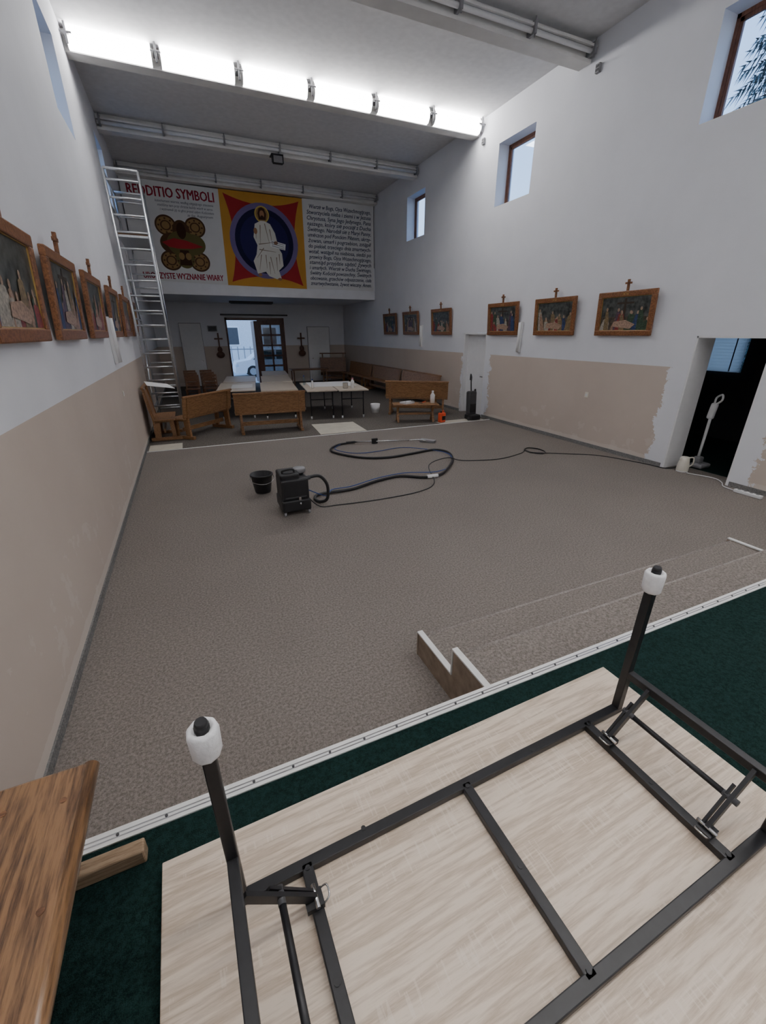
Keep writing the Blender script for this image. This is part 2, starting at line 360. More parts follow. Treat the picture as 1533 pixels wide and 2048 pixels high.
b=B('ceiling_strip_fixture');b.bx(1.9,3.6,19.2,19.3,3.2,3.28,DGR);b.bx(1.95,3.55,19.19,19.31,3.18,3.2,BLKP);b.done()
# ---------------------------------------------------------------- steps
b=B('carpeted_steps');b.bx(1.20,4.70,1.60,2.02,0,.178,CARP);b.bx(1.20,4.70,YS+.015,1.60,0,.358,CARP)
b.cyl((1.20,2.014,.168),(4.70,2.014,.168),.014,CARPN,seg=10);b.cyl((1.20,1.595,.348),(4.70,1.595,.348),.014,CARPN,seg=10);b.done()  # rolls coloured lighter to stand in for light along the step edges
def stringer(x0,x1):
    b=B('stair_stringer')
    b.prism([(YS+.016,0),(2.035,0),(2.035,.185),(1.615,.185),(1.615,.37),(YS+.016,.37)],'x',x0,x1,MDF)
    b.bx(x0-.004,x1+.004,1.62,2.05,.185,.196,TRIMW);b.bx(x0-.004,x1+.004,YS+.016,1.63,.37,.381,TRIMW);b.bx(x0-.004,x1+.004,1.618,1.63,.196,.37,TRIMW);b.bx(x0-.004,x1+.004,2.037,2.05,.0,.185,MDF);b.done()
stringer(1.168,1.198);stringer(4.702,4.732)
# ---------------------------------------------------------------- banner
def colm(n,c): return fabric('banner_'+n,c)
RED=colm('red',(.38,.035,.04));DRED=colm('dark_red',(.30,.03,.05));INK=colm('ink',(.06,.07,.12));ORA=colm('orange',(.58,.30,.06));LAV=colm('lavender',(.19,.15,.33));NAVY=colm('navy',(.02,.02,.06))
HAL=colm('halo',(.60,.45,.10));SKIN=colm('skin',(.36,.18,.10));HAIR=colm('hair',(.06,.03,.02));ROBE=colm('robe',(.74,.72,.66));FOLD=colm('fold',(.28,.22,.16));OCH=colm('ochre',(.30,.18,.08));OLV=colm('olive',(.14,.12,.05));BRN=colm('brown',(.10,.055,.03))
b=B('creed_banner')
YF=YB-.02
def flat(pts,m,l): b.prism(pts,'y',YF-.002*l,YF-.002*l+.0015,m)
def circ(cx,cz,rx,rz,m,l,n=40): flat([(cx+rx*math.cos(2*math.pi*k/n),cz+rz*math.sin(2*math.pi*k/n)) for k in range(n)],m,l)
flat([(-.96,3.66),(1.70,3.60),(1.76,6.26),(-.96,6.30)],BANW,1)
flat([(4.40,3.58),(7.03,3.58),(7.03,6.30),(4.42,6.28)],BANW,1)
flat([(1.70,3.60),(4.40,3.57),(4.42,6.27),(1.76,6.27)],ORA,2)
def arc(p,q,bulge,n=12):
    o=[]
    for k in range(n):
        t=k/n;x=p[0]+(q[0]-p[0])*t;z=p[1]+(q[1]-p[1])*t;w=4*t*(1-t)*bulge
        dx,dz=q[0]-p[0],q[1]-p[1];L=math.hypot(dx,dz);o.append((x-dz/L*w,z+dx/L*w))
    return o
c4=[(1.85,3.70),(4.28,3.66),(4.30,6.17),(1.88,6.18)]
pts=[]
for k in range(4): pts+=arc(c4[k],c4[(k+1)%4],.22)
flat(pts,RED,3)
cx,cz=3.06,4.93
circ(cx,cz,1.12,1.09,LAV,4);circ(cx,cz,.96,.94,NAVY,5)
circ(cx,cz+.0,.80,.78,colm('deep_blue',(.03,.028,.10)),6)
circ(3.04,5.70,.235,.235,HAL,7);circ(3.04,5.70,.20,.20,OCH,8)
flat([(2.93,5.55),(2.90,5.72),(2.95,5.86),(3.04,5.90),(3.13,5.86),(3.18,5.72),(3.15,5.55)],HAIR,9)
circ(3.04,5.70,.075,.11,SKIN,10);circ(3.04,5.62,.05,.05,HAIR,11)
flat([(2.98,5.52),(2.78,5.42),(2.70,5.05),(2.80,4.82),(2.74,4.55),(2.62,4.35),(2.72,3.98),(3.0,4.05),(3.1,3.92),(3.35,3.84),(3.52,3.86),(3.45,4.1),(3.62,4.25),(3.60,4.62),(3.50,4.78),(3.42,5.2),(3.28,5.45),(3.10,5.52)],ROBE,9)
for (p,q) in (((2.95,5.4),(2.9,4.85)),((3.1,5.45),(3.2,4.9)),((3.25,5.3),(3.3,4.85)),((2.85,4.7),(3.4,4.65)),((2.9,4.55),(2.8,4.1)),((3.05,4.55),(3.05,4.15)),((3.2,4.5),(3.3,4.0)),((3.4,4.5),(3.4,4.1)),((3.5,4.6),(3.5,4.3)),((2.8,5.3),(2.78,5.0)),((2.85,4.85),(3.45,4.95)),((3.0,4.75),(2.75,4.45)),((3.15,4.35),(3.15,3.98))):
    dx,dz=q[0]-p[0],q[1]-p[1];L=math.hypot(dx,dz);ox,oz=-dz/L*.014,dx/L*.014
    flat([(p[0]-ox,p[1]-oz),(q[0]-ox*.3,q[1]-oz*.3),(q[0]+ox*.3,q[1]+oz*.3),(p[0]+ox,p[1]+oz)],FOLD,11)
circ(2.78,5.22,.06,.09,SKIN,12);circ(3.42,4.92,.07,.05,SKIN,12);circ(2.80,3.95,.06,.05,SKIN,12);circ(3.46,3.84,.07,.04,SKIN,12)
flat([(3.25,5.0),(3.75,4.90),(3.72,4.72),(3.22,4.80)],PAPER,11)
for k in range(3): flat([(3.28,4.96-.06*k),(3.68,4.88-.06*k),(3.68,4.87-.06*k),(3.28,4.945-.06*k)],INK,13)
ex,ez,es_=.50,4.70,.84
def ec(dx,dz,rx,rz,m,l,n=40): circ(ex+dx*es_,ez+dz*es_,rx*es_,rz*es_,m,l,n)
def ef(P,m,l): flat([(ex+a*es_,ez+c*es_) for a,c in P],m,l)
for dx in (-.5,.5):
    for dz in (-.56,.56):
        ec(dx,dz,.36,.33,BRN,2);ec(dx,dz,.30,.27,OCH,3);ec(dx,dz,.18,.16,BRN,4);ec(dx,dz,.13,.12,OCH,5)
        for k in range(8):
            a=k*math.pi/4;ec(dx+.24*math.cos(a),dz+.215*math.sin(a),.035,.032,BRN,5,8)
ec(-.36,0,.42,.34,BRN,4);ec(.36,0,.42,.34,OLV,4);ec(0,.4,.30,.36,BRN,4);ec(0,-.42,.34,.38,OLV,4)
ec(0,0,.55,.42,OLV,5);ec(0,.42,.16,.26,HAIR,6)
ef([(-.72,.02),(-.3,.17),(.1,.12),(.45,.02),(.7,-.06),(.3,-.14),(-.2,-.16),(-.5,-.12)],RED,7)
ef([(-.15,-.2),(.15,-.2),(.22,-.7),(-.22,-.7)],HAIR,7);ec(.12,-.40,.1,.12,OCH,8);ec(-.12,-.40,.1,.12,OCH,8)
ty=YF-.006
addtext(b,'REDDITIO SYMBOLI',DRED,-.80,1.60,6.02,.36,ty,0,.008)
for i,(t,a,c) in enumerate((('katechumeni wiernie, według sięgającego znaczenia',-.1,1.55),('mieliśmy tam przy chrzcie każdy wiarę w sercu',-.05,1.52),('i wyznawali ją na głos przed całym Kościołem',0.0,1.54),('za św. Augustynem',.75,1.50))):
    addtext(b,t,INK,a,c,5.80-.105*i,.095,ty,.25,0)
addtext(b,'UROCZYSTE WYZNANIE WIARY',DRED,-.80,1.57,3.80,.24,ty,0,.006)
creed=['Wierzę w Boga, Ojca Wszechmogącego,','Stworzyciela nieba i ziemi i w Jezusa','Chrystusa, Syna Jego Jedynego, Pana','naszego, który się począł z Ducha','Świętego. Narodził się z Maryi Panny,','umęczon pod Ponckim Piłatem, ukrzy-','żowan, umarł i pogrzebion, zstąpił','do piekieł, trzeciego dnia zmartwych-','wstał, wstąpił na niebiosa, siedzi po','prawicy Boga, Ojca Wszechmogącego,','stamtąd przyjdzie sądzić żywych','i umarłych. Wierzę w Ducha Świętego,','święty Kościół powszechny, Świętych','obcowanie, grzechów odpuszczenie, ciała','zmartwychwstanie, żywot wieczny. Amen.']
for i,t in enumerate(creed):
    addtext(b,t,INK,4.66 if i==0 else 4.56,6.92,6.08-i*.165,.17,ty,.2,.003)
b.done()
b=B('banner_hanging_rail');b.cyl((XL+.02,YB-.01,6.32),(XR-.02,YB-.01,6.32),.02,GRY);b.bx(6.98,7.04,YB+.0,YB+.04,4.35,6.5,OAKD);b.done()
# ---------------------------------------------------------------- stations of the cross
cols=[(.22,.035,.03),(.03,.05,.13),(.34,.31,.26),(.04,.07,.04),(.20,.14,.07),(.09,.05,.08),(.30,.18,.12)]
PC=[mat('paint_%d'%i,c,.4,0,.5,40) for i,c in enumerate(cols)]
PSK=mat('paint_skin',(.36,.24,.17),.4,0,.4,50);PBG=mat('paint_sky',(.06,.065,.06),.35,0,.8,14);PGR=mat('paint_ground',(.08,.06,.04),.4,0,.7,18);PCR=mat('paint_wood',(.05,.03,.02),.5)
def station(y,side,num,kind):
    b=B('station_of_the_cross');w,h=1.10,.70;t=.085
    b.bx(-w/2+t,w/2-t,-.025,0,-h/2+t,h/2-t,PBG)
    for z in (-1,1): b.box((0,-.025,z*(h/2-t/2)),(w,.05,t),FRAMEW,None,.01)
    for x in (-1,1): b.box((x*(w/2-t/2),-.025,0),(t,.049,h-2*t+.01),FRAMEW,None,.01)
    for z in (-1,1): b.bx(-w/2+t-.006,w/2-t+.006,-.034,-.02,z*(h/2-t)-.006,z*(h/2-t)+.006,GOLD)
    for x in (-1,1): b.bx(x*(w/2-t)-.006,x*(w/2-t)+.006,-.034,-.02,-h/2+t,h/2-t,GOLD)
    b.bx(-w/2+t,w/2-t,-.0265,-.025,-h/2+t,-.05,PGR)
    rnd=random.Random(num*13+kind)
    if kind%2==0:
        b.bx(-.02,.02,-.028,-.0265,-.2,.24,PCR);b.bx(-.16,.16,-.028,-.0265,.15,.18,PCR)
    n=11
    for i in range(n):
        x=-.38+.76*i/(n-1)+rnd.uniform(-.04,.04);hh=rnd.uniform(.12,.38);l=-.028-.0005*i;ww=rnd.uniform(.04,.08)
        m=rnd.choice(PC);s=rnd.uniform(-.05,.05)
        b.prism([(x-ww,-h/2+t+.005),(x+ww*1.3,-h/2+t+.005),(x+ww*1.1+s*.5,-h/2+t+hh*.6),(x+ww*.6+s,-h/2+t+hh),(x+s,-h/2+t+hh+.02),(x-ww*.7+s,-h/2+t+hh),(x-ww*.9+s*.4,-h/2+t+hh*.5)],'y',l,l+.0004,m)
        cz=-h/2+t+hh+.035
        b.prism([(x+s+.022*math.cos(k*math.pi/6),cz+.028*math.sin(k*math.pi/6)) for k in range(12)],'y',l-.0004,l,PSK)
    b.prism([(-.2,-.2),(.15,-.24),(.24,-.17),(.05,-.10),(-.18,-.12)],'y',-.0345,-.034,PSK)
    b.bx(-.016,.016,-.04,-.01,h/2-.02,h/2+.17,FRAMEW);b.bx(-.055,.055,-.04,-.01,h/2+.10,h/2+.13,FRAMEW)
    if side>0:
        addtext(b,['','I','II','III','IV','V','VI','VII','VIII','IX','X','XI','XII','XIII','XIV'][num],GOLD,-.06,.06,h/2-.045,.06,-.055)
    o=b.done((XR-.045 if side>0 else XL+.045,y,2.40),0)
    o.rotation_euler=(math.radians(4),0,-math.pi/2 if side>0 else math.pi/2)
    return o
for i,y in enumerate((5.59,7.2,8.83,11.62,13.56,15.19)): station(y,1,14-i,i)
for i,y in enumerate((3.68,5.12,6.68,8.42,10.05,11.65)): station(y,-1,1+i,i+1)
for x,y,s in ((XR,12.87,-1),(XR,8.20,-1),(XL,7.78,1)):
    b=B('wall_tube_lamp');b.bx(x,x+s*.05,y-.05,y+.05,1.68,2.33,WPL,.008);b.cyl((x+s*.06,y,1.70),(x+s*.06,y,2.31),.035,WPL);b.done()
b=B('wall_socket');b.bx(XR-.012,XR,6.07,6.15,.93,1.03,CREAM,.003);b.bx(XR-.016,XR-.012,6.09,6.13,.96,1.0,WPL);b.done()
b=B('light_switch');b.bx(XL,XL+.012,7.75,7.83,1.2,1.28,CREAM,.003);b.bx(XL+.012,XL+.016,7.77,7.81,1.22,1.26,WPL);b.done()
# ---------------------------------------------------------------- pews
def pew(name,L,loc,rz,h=.9,wd=OAK,seatd=.40):
    b=B(name)
    for x in (-L/2+.12,L/2-.12):
        b.box((x,.02,.035),(.07,.60,.07),wd,None,.01)
        b.prism([(-.20,.07),(-.08,.07),(-.06,.38),(.12,.38),(.14,.07),(.22,.07),(.20,.42),(-.14,.42),(-.22,h-.03),(-.27,h-.03),(-.19,.42)],'x',x-.025,x+.025,wd)
    b.box((0,.04,.44),(L,seatd,.032),wd,None,.008)
    Rr=Matrix.Rotation(math.radians(9),3,'X')
    b.box((0,-.205,.675),(L,.025,h-.47),wd,Rr,.006)
    b.box((0,-.25,h-.01),(L+.02,.05,.045),wd,None,.012)
    b.box((0,0,.20),(L-.24,.03,.09),wd,None,.006)
    return b.done(loc,rz)
pew('pew',1.56,(1.58,10.0,0),math.radians(-3))
pew('pew',1.50,(.14,10.40,0),math.radians(46))
pew('pew',1.70,(5.72,10.60,0),math.radians(-32))
pew('pew',1.0,(-.66,10.35,0),math.radians(-90),1.1)
for y in (12.6,15.3,18.0): pew('pew',2.55,(6.66,y,0),math.radians(90),.92)
pew('pew',1.2,(6.2,19.7,0),math.radians(165),1.25,OAKD)
b=B('wooden_bench')
zt=ZS
b.box((-.635,.24,zt+.432),(.43,1.66,.036),OAKF,None,.008)
b.cyl((-.43,-.59,zt+.430),(-.43,1.07,zt+.430),.021,OAKF)
b.box((-.452,.24,zt+.39),(.022,1.60,.07),OAKF)
for y in (1.05,-.5):
    b.box((-.63,y,zt+.030),(.52,.045,.06),OAKP if y>0 else OAKF,None,.006)
    b.prism([(-.80,zt+.06),(-.66,zt+.06),(-.52,zt+.41),(-.50,zt+.414),(-.84,zt+.414),(-.90,zt+.86),(-.94,zt+.86),(-.88,zt+.40)],'y',y-.02,y+.02,OAKF)
b.box((-.885,.24,zt+.68),(.03,1.64,.36),OAKF,Matrix.Rotation(math.radians(-7),3,'Y'),.008)
for (x,y) in ((-.47,.97),(-.46,.72),(-.455,.38),(-.60,.99)): b.cyl((x,y,zt+.449),(x,y,zt+.4515),.008,OAKD,seg=10)
b.done()
# ---------------------------------------------------------------- upturned folding table
b=B('upturned_folding_table')
T0=ZS+.035
b.bx(-.30,1.66,-.05,.99,ZS+.004,T0,SON,.003)
fr=.034;fh=.028
def tb(p0,p1,w=fr,h=fh): b.bar(p0,p1,w,h,BLK,bev=.003)
zz=T0+fh/2
tb((-.07,.785,zz),(1.50,.785,zz));tb((-.10,.235,zz),(1.50,.235,zz))
for x in (.105,.69,1.295): tb((x,.235,zz),(x,.785,zz))
for x,d in ((-.085,1),(1.485,-1)):
    for y in (.785,.235):
        b.bar((x,y,T0),(x,y,1.23),.032,.032,BLK,bev=.003)
        b.lathe([(.0,1.200),(.029,1.200),(.034,1.209),(.036,1.276),(.032,1.284),(.023,1.284),(.021,1.277),(0,1.277)],(x,y,0),FOAM,9)
        b.cyl((x,y,1.272),(x,y,1.292),.017,BLKP,seg=8);b.cyl((x,y,1.292),(x,y,1.305),.017,BLKP,r2=.013,seg=10)
    b.bar((x,.235,.80),(x,.785,.80),.030,.032,BLK,bev=.003)
    for y in (.68,.32):
        a=(x+d*.012,y,.80);c=(x+d*.185,y,.635)
        b.bar(a,c,.028,.012,BLK,up=(0,1,0));b.bar((x+d*.07,y+.015,.75),(x+d*.19,y+.015,.628),.022,.008,BLK,up=(0,1,0))
        b.box((x+d*.185,y,.622),(.05,.045,.02),BLK);b.cyl((x+d*.19,y-.03,.64),(x+d*.19,y+.03,.64),.006,STEEL)
        b.cyl((x+d*.10,y-.02,.72),(x+d*.10,y+.025,.72),.011,DGR)
        b.tube([(x+d*.20,y-.02,.62),(x+d*.225,y-.015,.64),(x+d*.225,y+.015,.64),(x+d*.20,y+.02,.62)],.003,STEEL,6)
    b.cyl((x+d*.10,.32,.72),(x+d*.10,.68,.72),.010,BLK)
for (x,y) in ((.105,.77),(.105,.5),(.69,.77),(.69,.5),(.69,.25),(1.295,.77),(1.295,.5),(1.295,.25),(0.3,.80),(1.0,.78)):
    b.cyl((x,y,T0+fh),(x,y,T0+fh+.003),.008,BLKP,seg=8)
o=b.done();o.rotation_euler=(0,0,math.radians(1.2))
# ---------------------------------------------------------------- carpet cleaner etc.
b=B('carpet_cleaner')
cx,cy=.97,5.03
b.box((cx,cy,.13),(.36,.40,.15),BLKP,None,.02);b.box((cx,cy+.0,.33),(.34,.36,.28),BLKP,None,.025)
b.box((cx-.05,cy,.49),(.24,.30,.08),BLKP,None,.02)
b.tube([(cx-.12,cy-.08,.52),(cx-.12,cy-.08,.56),(cx+.0,cy-.08,.57),(cx+.02,cy-.08,.52)],.013,BLKP)
b.lathe([(0,.04),(.075,.04),(.08,.03),(.08,0),(.06,-.02)],(cx+.11,cy+.05,.50),GRY,20)
b.bx(cx-.13,cx+.13,cy-.185,cy-.178,.23,.245,DGR);b.bx(cx+.03,cx+.06,cy-.195,cy-.18,.16,.24,STEEL);b.cyl((cx+.045,cy-.2,.14),(cx+.045,cy-.2,.17),.012,STEEL)
for dx in (-.15,.15):
    for dy in (-.17,.17):
        b.cyl((cx+dx-.012,cy+dy,.03),(cx+dx+.012,cy+dy,.03),.03,GRY);b.box((cx+dx,cy+dy,.058),(.04,.04,.02),DGR)
b.cyl((cx+.15,cy-.05,.42),(cx+.22,cy-.05,.43),.028,DGR)
r_=.021
b.tube([(cx+.20,cy-.05,.43),(1.32,5.0,.42),(1.42,5.02,.28),(1.42,5.05,.08),(1.34,5.10,.03),(1.30,5.24,.03),(1.42,5.38,.03),(1.86,5.40,.025),(2.10,5.48,.025),(2.40,5.60,.025),(2.79,5.66,.025),(3.11,5.45,.025),(3.40,5.46,.025),(3.68,5.68,.025),(4.05,6.10,.025),(4.25,6.55,.025),(4.12,6.85,.025),(3.6,6.78,.025),(3.1,6.72,.025),(2.7,6.85,.025),(2.40,7.2,.025),(2.26,7.6,.025),(2.48,7.95,.025),(2.75,8.02,.03)],r_,BLKP,10,6)
b.cyl((3.16,5.44,.03),(3.34,5.42,.03),.03,WPL)
b.cyl((2.72,8.02,.035),(2.9,8.0,.04),.026,BLKP);b.cyl((2.9,8.0,.04),(3.95,7.60,.06),.015,STEEL);b.box((3.28,7.85,.06),(.12,.04,.10),BLKP)
b.tube([(3.95,7.60,.06),(4.15,7.52,.07),(4.28,7.48,.04)],.014,STEEL)
b.prism([(4.20,7.62),(4.40,7.36),(4.50,7.44),(4.30,7.70)],'z',.008,.05,GRY)
b.tube([(cx+.17,cy+.05,.25),(1.45,5.2,.06),(1.60,5.42,.055),(1.9,5.45,.05),(2.4,5.64,.05),(2.9,5.7,.05),(3.4,5.55,.05),(3.9,5.9,.012),(4.15,6.4,.05),(4.0,7.0,.012),(3.6,7.30,.012),(3.0,7.22,.012),(2.6,7.30,.012),(2.38,7.72,.012),(2.6,8.0,.03)],.007,BLUE,6)
b.done()
b=B('power_cable')
pts=[(1.17,5.12,.12),(1.30,4.98,.012),(1.55,4.94,.008),(2.11,4.90,.008),(2.75,4.95,.008),(3.15,5.2,.008),(3.45,5.9,.056),(3.95,6.12,.07),(4.2,6.0,.02),(4.86,5.85,.008),(5.5,6.0,.008)]
for k in range(14): 
    a=k*2*math.pi/6;pts.append((5.86+.16*math.cos(a+2.5),6.02+.22*math.sin(a+2.5),.008+.005*(k//5)))
pts+=[(6.2,5.65,.008),(6.71,5.27,.008),(6.98,4.6,.008),(7.05,4.25,.01),(7.3,4.22,.01)]
b.tube(pts,.008,BLKP,6,5);b.done()
b=B('bucket');b.lathe([(0,.005),(.10,.005),(.102,.0),(.112,.02),(.148,.25),(.160,.255),(.160,.275),(.146,.275),(.108,.02),(0,.018)],(.71,5.88,0),BLKP,28)
b.tube([(.71-.155,5.88,.25),(.71-.16,5.80,.20),(.71-.05,5.715,.17),(.71+.06,5.715,.17),(.71+.16,5.80,.20),(.71+.155,5.88,.25)],.004,STEEL,6);b.done()
b=B('upright_vacuum_cleaner');ux,uy=6.62,9.22
b.box((ux,uy-.04,.08),(.32,.30,.13),BLKP,None,.03);b.box((ux,uy+.06,.42),(.24,.16,.60),DGR,Matrix.Rotation(math.radians(-4),3,'X'),.04)
b.cyl((ux,uy+.10,.70),(ux,uy+.14,.98),.016,BLKP);b.tube([(ux,uy+.13,.95),(ux-.02,uy+.10,1.06),(ux+.02,uy+.20,1.12),(ux,uy+.18,.98)],.016,BLKP)
b.tube([(ux+.13,uy+.1,.2),(ux+.17,uy+.12,.45),(ux+.14,uy+.12,.75),(ux+.09,uy+.1,.6)],.02,BLKP);b.cyl((ux-.14,uy-.1,.05),(ux-.17,uy-.1,.05),.05,DGR);b.box((ux,uy-.03,.30),(.18,.02,.22),BLKP,None,.005);b.done()
b=B('stick_vacuum_cleaner');sx,sy=7.62,4.05
b.box((sx,sy,.05),(.26,.20,.08),GRY,None,.03);b.box((sx,sy+.05,.13),(.12,.12,.12),GRY,None,.03);b.cyl((sx,sy+.06,.15),(sx+.08,sy+.10,.80),.022,WPL);b.box((sx+.10,sy+.11,.92),(.08,.10,.26),WPL,Matrix.Rotation(.15,3,'Y'),.03)
b.tube([(sx+.10,sy+.10,1.02),(sx+.10,sy+.02,1.10),(sx+.13,sy+.05,1.18),(sx+.16,sy+.14,1.12),(sx+.14,sy+.13,1.0)],.016,WPL);b.done()
b=B('electric_kettle');kx,ky=7.18,4.06
b.lathe([(0,.012),(.085,.012),(.088,.02),(.085,.10),(.068,.20),(.066,.225),(.05,.24),(0,.245)],(kx,ky,0),CREAM,24);b.lathe([(0,0),(.085,0),(.085,.012),(0,.012)],(kx,ky,0),WPL,24)
b.tube([(kx+.05,ky-.03,.225),(kx+.12,ky-.06,.22),(kx+.13,ky-.065,.12),(kx+.08,ky-.03,.06)],.011,CREAM);b.prism([(kx-.06,ky),(kx-.10,ky+.02),(kx-.05,ky+.04)],'z',.19,.225,CREAM);b.done()
b=B('extension_lead');b.tube([(7.1,3.93,.012),(7.22,3.6,.012),(7.12,3.42,.012),(6.95,3.30,.012),(6.9,3.1,.012)],.007,WPL,6)
b.box((6.88,2.95,.025),(.06,.34,.045),WPL,None,.008)
for i in range(4): b.cyl((6.88,2.84+i*.075,.047),(6.88,2.84+i*.075,.050),.02,GRY)
b.done()
# ---------------------------------------------------------------- scaffold
b=B('scaffold_tower');r=.025
xa,xb=-.86,-.28
for y in (10.97,12.6):
    for x in (xa,xb): b.cyl((x,y,.0),(x,y,4.95),r,ALU,seg=10)
    z=.3
    while z<4.95: b.cyl((xa,y,z),(xb,y,z),.019,ALU,seg=8);z+=.28
    b.cyl((xa,y,4.95),(xb,y,4.95),r,ALU,seg=10)
for x in (xa,xb):
    for z in (4.4,4.9,.5,2.4): b.cyl((x,10.97,z),(x,12.6,z),.019,ALU,seg=8)
    b.cyl((x,10.97,.5),(x,12.6,2.4),.017,ALU,seg=8);b.cyl((x,12.6,2.4),(x,10.97,3.9),.017,ALU,seg=8)
b.bx(xa+.03,xb-.03,11.0,12.55,3.90,3.94,OAKD);b.bx(xa+.02,xb-.02,10.99,12.57,3.86,3.90,ALU)
for y in (10.97,12.6):
    for x in (xa,xb): b.cyl((x,y,.0),(x,y,.05),.05,BLKP)
b.done()
# ---------------------------------------------------------------- tables at the back
def ftable(cx,cy,L,Wd,rz,top=TTOP):
    b=B('folding_table');b.box((0,0,.735),(Wd,L,.03),top,None,.004)
    for y in (-L/2+.22,L/2-.22):
        for x in (-Wd/2+.1,Wd/2-.1): b.cyl((x,y,.0),(x,y,.72),.015,BLK);b.cyl((x,y,0),(x,y,.07),.022,FOAM)
        b.cyl((-Wd/2+.1,y,.5),(Wd/2-.1,y,.5),.012,BLK);b.cyl((-Wd/2+.1,y,.70),(Wd/2-.1,y,.70),.015,BLK)
    for x in (-Wd/2+.1,Wd/2-.1): b.box((x,0,.705),(.03,L-.5,.028),BLK)
    return b.done((cx,cy,0),rz)
rz=math.radians(-8)
ftable(1.17,12.65,2.0,.98,rz);ftable(1.50,14.8,2.0,.95,rz)
ftable(2.22,12.3,2.0,.94,rz);ftable(2.56,14.4,2.0,.92,rz);ftable(2.90,16.5,2.0,.90,rz)
ftable(3.20,11.75,2.0,.78,rz);ftable(3.99,11.55,2.0,.78,rz)
b=B('paper_sheet');b.box((0,0,0),(1.3,1.2,.003),PAPER);b.done((3.7,12.1,.7535),rz)
b=B('paper_sheet');b.box((0,0,0),(.55,.9,.003),PAPER);b.done((1.30,12.6,.7535),rz)
b=B('paper_sheet')
b.prism([(-.22,-.2),(.3,-.12),(.22,.25),(-.22,.2)],'z',0,.004,PAPER);o=b.done((-.62,10.0,1.13),.3);o.rotation_euler=(.12,.2,.2)
def bottle(name,x,y,z,r,h,m,cap):
    b=B(name);b.lathe([(0,0),(r,0),(r,h*.65),(r*.45,h*.82),(r*.4,h*.86),(0,h*.86)],(x,y,z),m,16);b.cyl((x,y,z+h*.86),(x,y,z+h),r*.45,cap,seg=12);b.done()
bottle('water_bottle',2.95,11.3,.751,.035,.24,WPL,BLUE);bottle('cleaner_bottle',3.95,10.95,.751,.05,.26,WPL,PINK);bottle('water_bottle',2.95,12.2,.751,.035,.26,glass('pet_plastic',(.8,.9,.95)),BLUE)
b=B('paint_tin');b.lathe([(0,0),(.07,0),(.07,.14),(.073,.145),(.06,.14),(0,.14)],(3.75,10.95,.751),STEEL,18);b.done()
b=B('low_side_table');b.box((0,0,.44),(1.15,.42,.03),OAK,None,.006)
for x in (-.45,.45):
    b.bar((x,-.16,0),(x,.10,.43),.05,.04,OAK);b.bar((x,.16,0),(x,-.10,.43),.05,.04,OAK)
b.box((0,0,.2),(.9,.03,.05),OAK);b.done((5.15,9.62,0),math.radians(-18))
bottle('cleaner_bottle',5.58,9.50,.456,.06,.30,WPL,WPL)
b=B('paint_roller_tray');b.box((0,0,.02),(.30,.22,.012),WPL);
for s in (-1,1): b.box((0,s*.11,.035),(.30,.01,.04),WPL);b.box((s*.15,0,.035),(.01,.22,.04),WPL)
b.cyl((-.06,.0,.05),(.12,.0,.05),.025,FOAM);b.tube([(.12,0,.05),(.17,0,.06),(.17,-.08,.06),(.05,-.10,.07),(.05,-.2,.07)],.005,STEEL,6);b.done((4.95,9.68,.445),.3)
b=B('hammer');b.cyl((0,0,.02),(.28,0,.02),.012,ORNG);b.box((0,0,.02),(.03,.10,.03),STEEL);b.done((5.25,9.52,.455),.6)
b=B('canister')
b.box((0,0,.13),(.17,.13,.24),ORNG,None,.025);b.cyl((-.03,0,.25),(-.03,0,.29),.02,BLKP);b.tube([(.0,0,.25),(.02,0,.29),(.06,0,.29),(.07,0,.25)],.012,ORNG);b.box((0,-.067,.12),(.12,.004,.10),BLKP);b.done((5.70,9.20,0),.3)
b=B('cleaning_bucket');b.lathe([(0,0),(.11,0),(.14,.24),(.13,.24),(.10,.02),(0,.02)],(4.75,11.3,0),FOAM,20);b.done()
def chair(x,y,rz,z=0):
    b=B('wooden_chair');
    for a in (-.19,.19):
        b.bar((a,.18,0),(a,.16,.44),.035,.035,OAKD);b.bar((a,-.19,0),(a,-.17,.44),.035,.035,OAKD);b.bar((a,-.17,.44),(a,-.24,.86),.035,.03,OAKD)
    b.box((0,0,.45),(.43,.42,.03),OAKD,None,.01)
    for zz_ in (.60,.72,.83): b.box((0,-.195-(zz_-.6)*.16,zz_),(.38,.018,.07),OAKD)
    b.box((0,.16,.25),(.38,.02,.03),OAKD);b.done((x,y,z),rz)
for i in range(3):
    for j in range(2): chair(.05+.55*j,15.3+1.0*i,math.radians(175+5*i))
b=B('side_table');b.box((0,0,.70),(1.6,.6,.04),OAKD,None,.005)
for x in (-.7,.7):
    for y in (-.22,.22): b.box((x,y,.34),(.05,.05,.68),OAKD)
b.done((4.7,18.4,0))
# ---------------------------------------------------------------- outside
ASPH=mat('asphalt',(.30,.32,.34),.9,0,.15,4)
b=B('ground');b.bx(-40,60,-30,20.8,-.6,-.5,ASPH);b.bx(-40,60,20.86,70,-.35,-.15,ASPH);b.done()
b=B('fence')
for i in range(30): b.bx(-4+i*.4,-4+i*.4+.05,31,31.04,-.15,1.3,GRY)
b.bx(-4,8,31.04,31.08,.1,.16,GRY);b.bx(-4,8,31.04,31.08,1.1,1.16,GRY);b.done()
b=B('neighbour_house');b.bx(-3,9,38,44,-.15,5,mat('house_render',(.62,.65,.68),.8));b.prism([(-3.4,5),(9.4,5),(3,7.6)],'y',37.7,44.3,mat('roof_tile',(.30,.30,.33),.8))
for x in (0,3,6):
    b.bx(x,x+1.2,37.96,38.0,1.2,2.6,WPL);b.bx(x+.08,x+1.12,37.94,37.96,1.28,2.52,DGR)
b.done()
CARW=mat('car_white',(.72,.73,.75),.25,0,.02);CGL=mat('car_glass',(.02,.06,.07),.1)
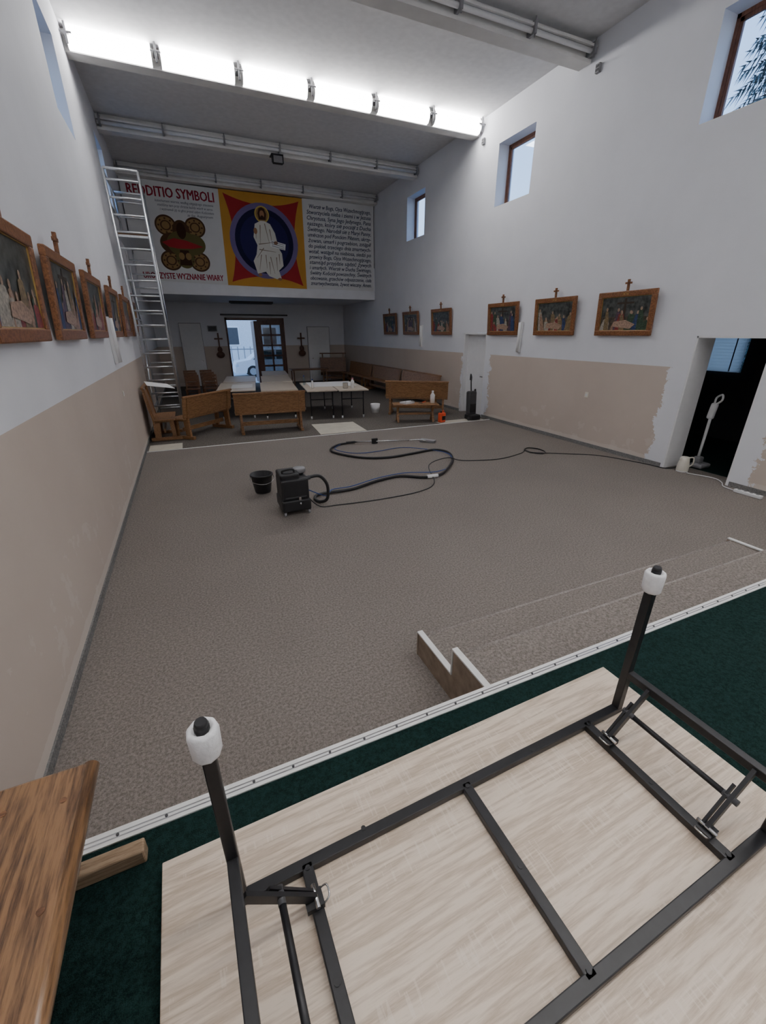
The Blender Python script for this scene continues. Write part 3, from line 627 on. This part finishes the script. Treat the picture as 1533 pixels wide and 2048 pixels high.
b=B('car')
gx,gy=2.35,25.2
body=[(0,.25),(.05,.55),(.12,.80),(.85,.92),(1.45,1.38),(1.7,1.46),(3.0,1.46),(3.6,1.30),(3.95,.92),(4.05,.6),(4.02,.25),(3.5,.22),(3.42,.50),(3.15,.62),(2.88,.50),(2.8,.22),(1.3,.22),(1.22,.50),(.95,.62),(.68,.50),(.6,.22)]
b.prism([(gx+x,z-.15) for x,z in body],'y',gy,gy+1.65,CARW)
b.prism([(gx+x,z-.15) for x,z in ((1.0,.93),(1.5,1.34),(1.75,1.40),(2.2,1.40),(2.2,.93))],'y',gy-.01,gy+1.66,CGL)
b.prism([(gx+x,z-.15) for x,z in ((2.28,.93),(2.28,1.40),(2.95,1.40),(3.5,1.24),(3.7,.93))],'y',gy-.01,gy+1.66,CGL)
for x in (.95,3.15):
    for y in (gy+.09,gy+1.56):
        b.cyl((gx+x,y-.1,.16),(gx+x,y+.1,.16),.31,BLKP,seg=24);b.cyl((gx+x,y-.11,.16),(gx+x,y+.11,.16),.19,ALU,seg=10)
b.bx(gx+.02,gx+.22,gy-.01,gy+.3,.42,.55,GLASS);b.bx(gx+1.15,gx+1.3,gy-.14,gy,.78,.90,CARW);b.done()
NEED=mat('spruce_needles',(.045,.10,.115),.8,0,.5,8)
def tree(x,y,h):
    b=B('spruce_tree');b.cyl((x,y,-.5),(x,y,h),.16,OAKD,r2=.03);i=b.mi(NEED)
    z=1.2
    while z<h:
        R=(h-z)/h*2.4+.25;n=11
        for k in range(n):
            a=k*2*math.pi/n+random.random();d=Vector((math.cos(a),math.sin(a),0));s=Vector((-d.y,d.x,0))
            for q in range(14):
                t0=q/14;p0=Vector((x,y,z))+d*R*t0+Vector((0,0,-.35*R*t0**1.5))
                for sg in (-1,1):
                    for dz in (-.22,-.08):
                        ln=R*.20*(1.25-t0)+.05
                        w=p0+s*sg*ln*random.uniform(.6,1.1)+d*R*.12+Vector((0,0,dz*random.uniform(.5,1.5)))
                        f=b.bm.faces.new([b.bm.verts.new(v) for v in (p0,p0+d*.05+Vector((0,0,-.03)),w)]);f.material_index=i
        z+=.24
    b.done()
tree(13.0,7.1,13.5);tree(14.5,13.5,9);tree(-5.5,15,9)
# ---------------------------------------------------------------- world & camera
w=bpy.data.worlds.new('World');sc.world=w;w.use_nodes=True;nt=w.node_tree;bg=nt.nodes['Background']
tc=N(nt,'ShaderNodeTexCoord');sp=N(nt,'ShaderNodeSeparateXYZ');nt.links.new(tc.outputs['Generated'],sp.inputs[0])
nt.links.new(ramp(nt,sp.outputs[2],[(.0,(.58,.74,.95)),(.6,(.26,.46,.88))]),bg.inputs[0]);bg.inputs[1].default_value=2.8
cd=bpy.data.cameras.new('Camera');cam=bpy.data.objects.new('Camera',cd);sc.collection.objects.link(cam);sc.camera=cam
p,y_,r_=.4038,.4157,-.0022
F=Vector((math.cos(p)*math.sin(y_),math.cos(p)*math.cos(y_),-math.sin(p)));R=Vector((math.cos(y_),-math.sin(y_),0));U=R.cross(F)
R2=R*math.cos(r_)+U*math.sin(r_);U2=U*math.cos(r_)-R*math.sin(r_)
M=Matrix((R2,U2,-F)).transposed().to_4x4();M.translation=(0,0,2.1);cam.matrix_world=M
cd.sensor_fit='VERTICAL';cd.sensor_height=36;cd.lens=837.5/2048*36;cd.clip_start=.02;cd.clip_end=200
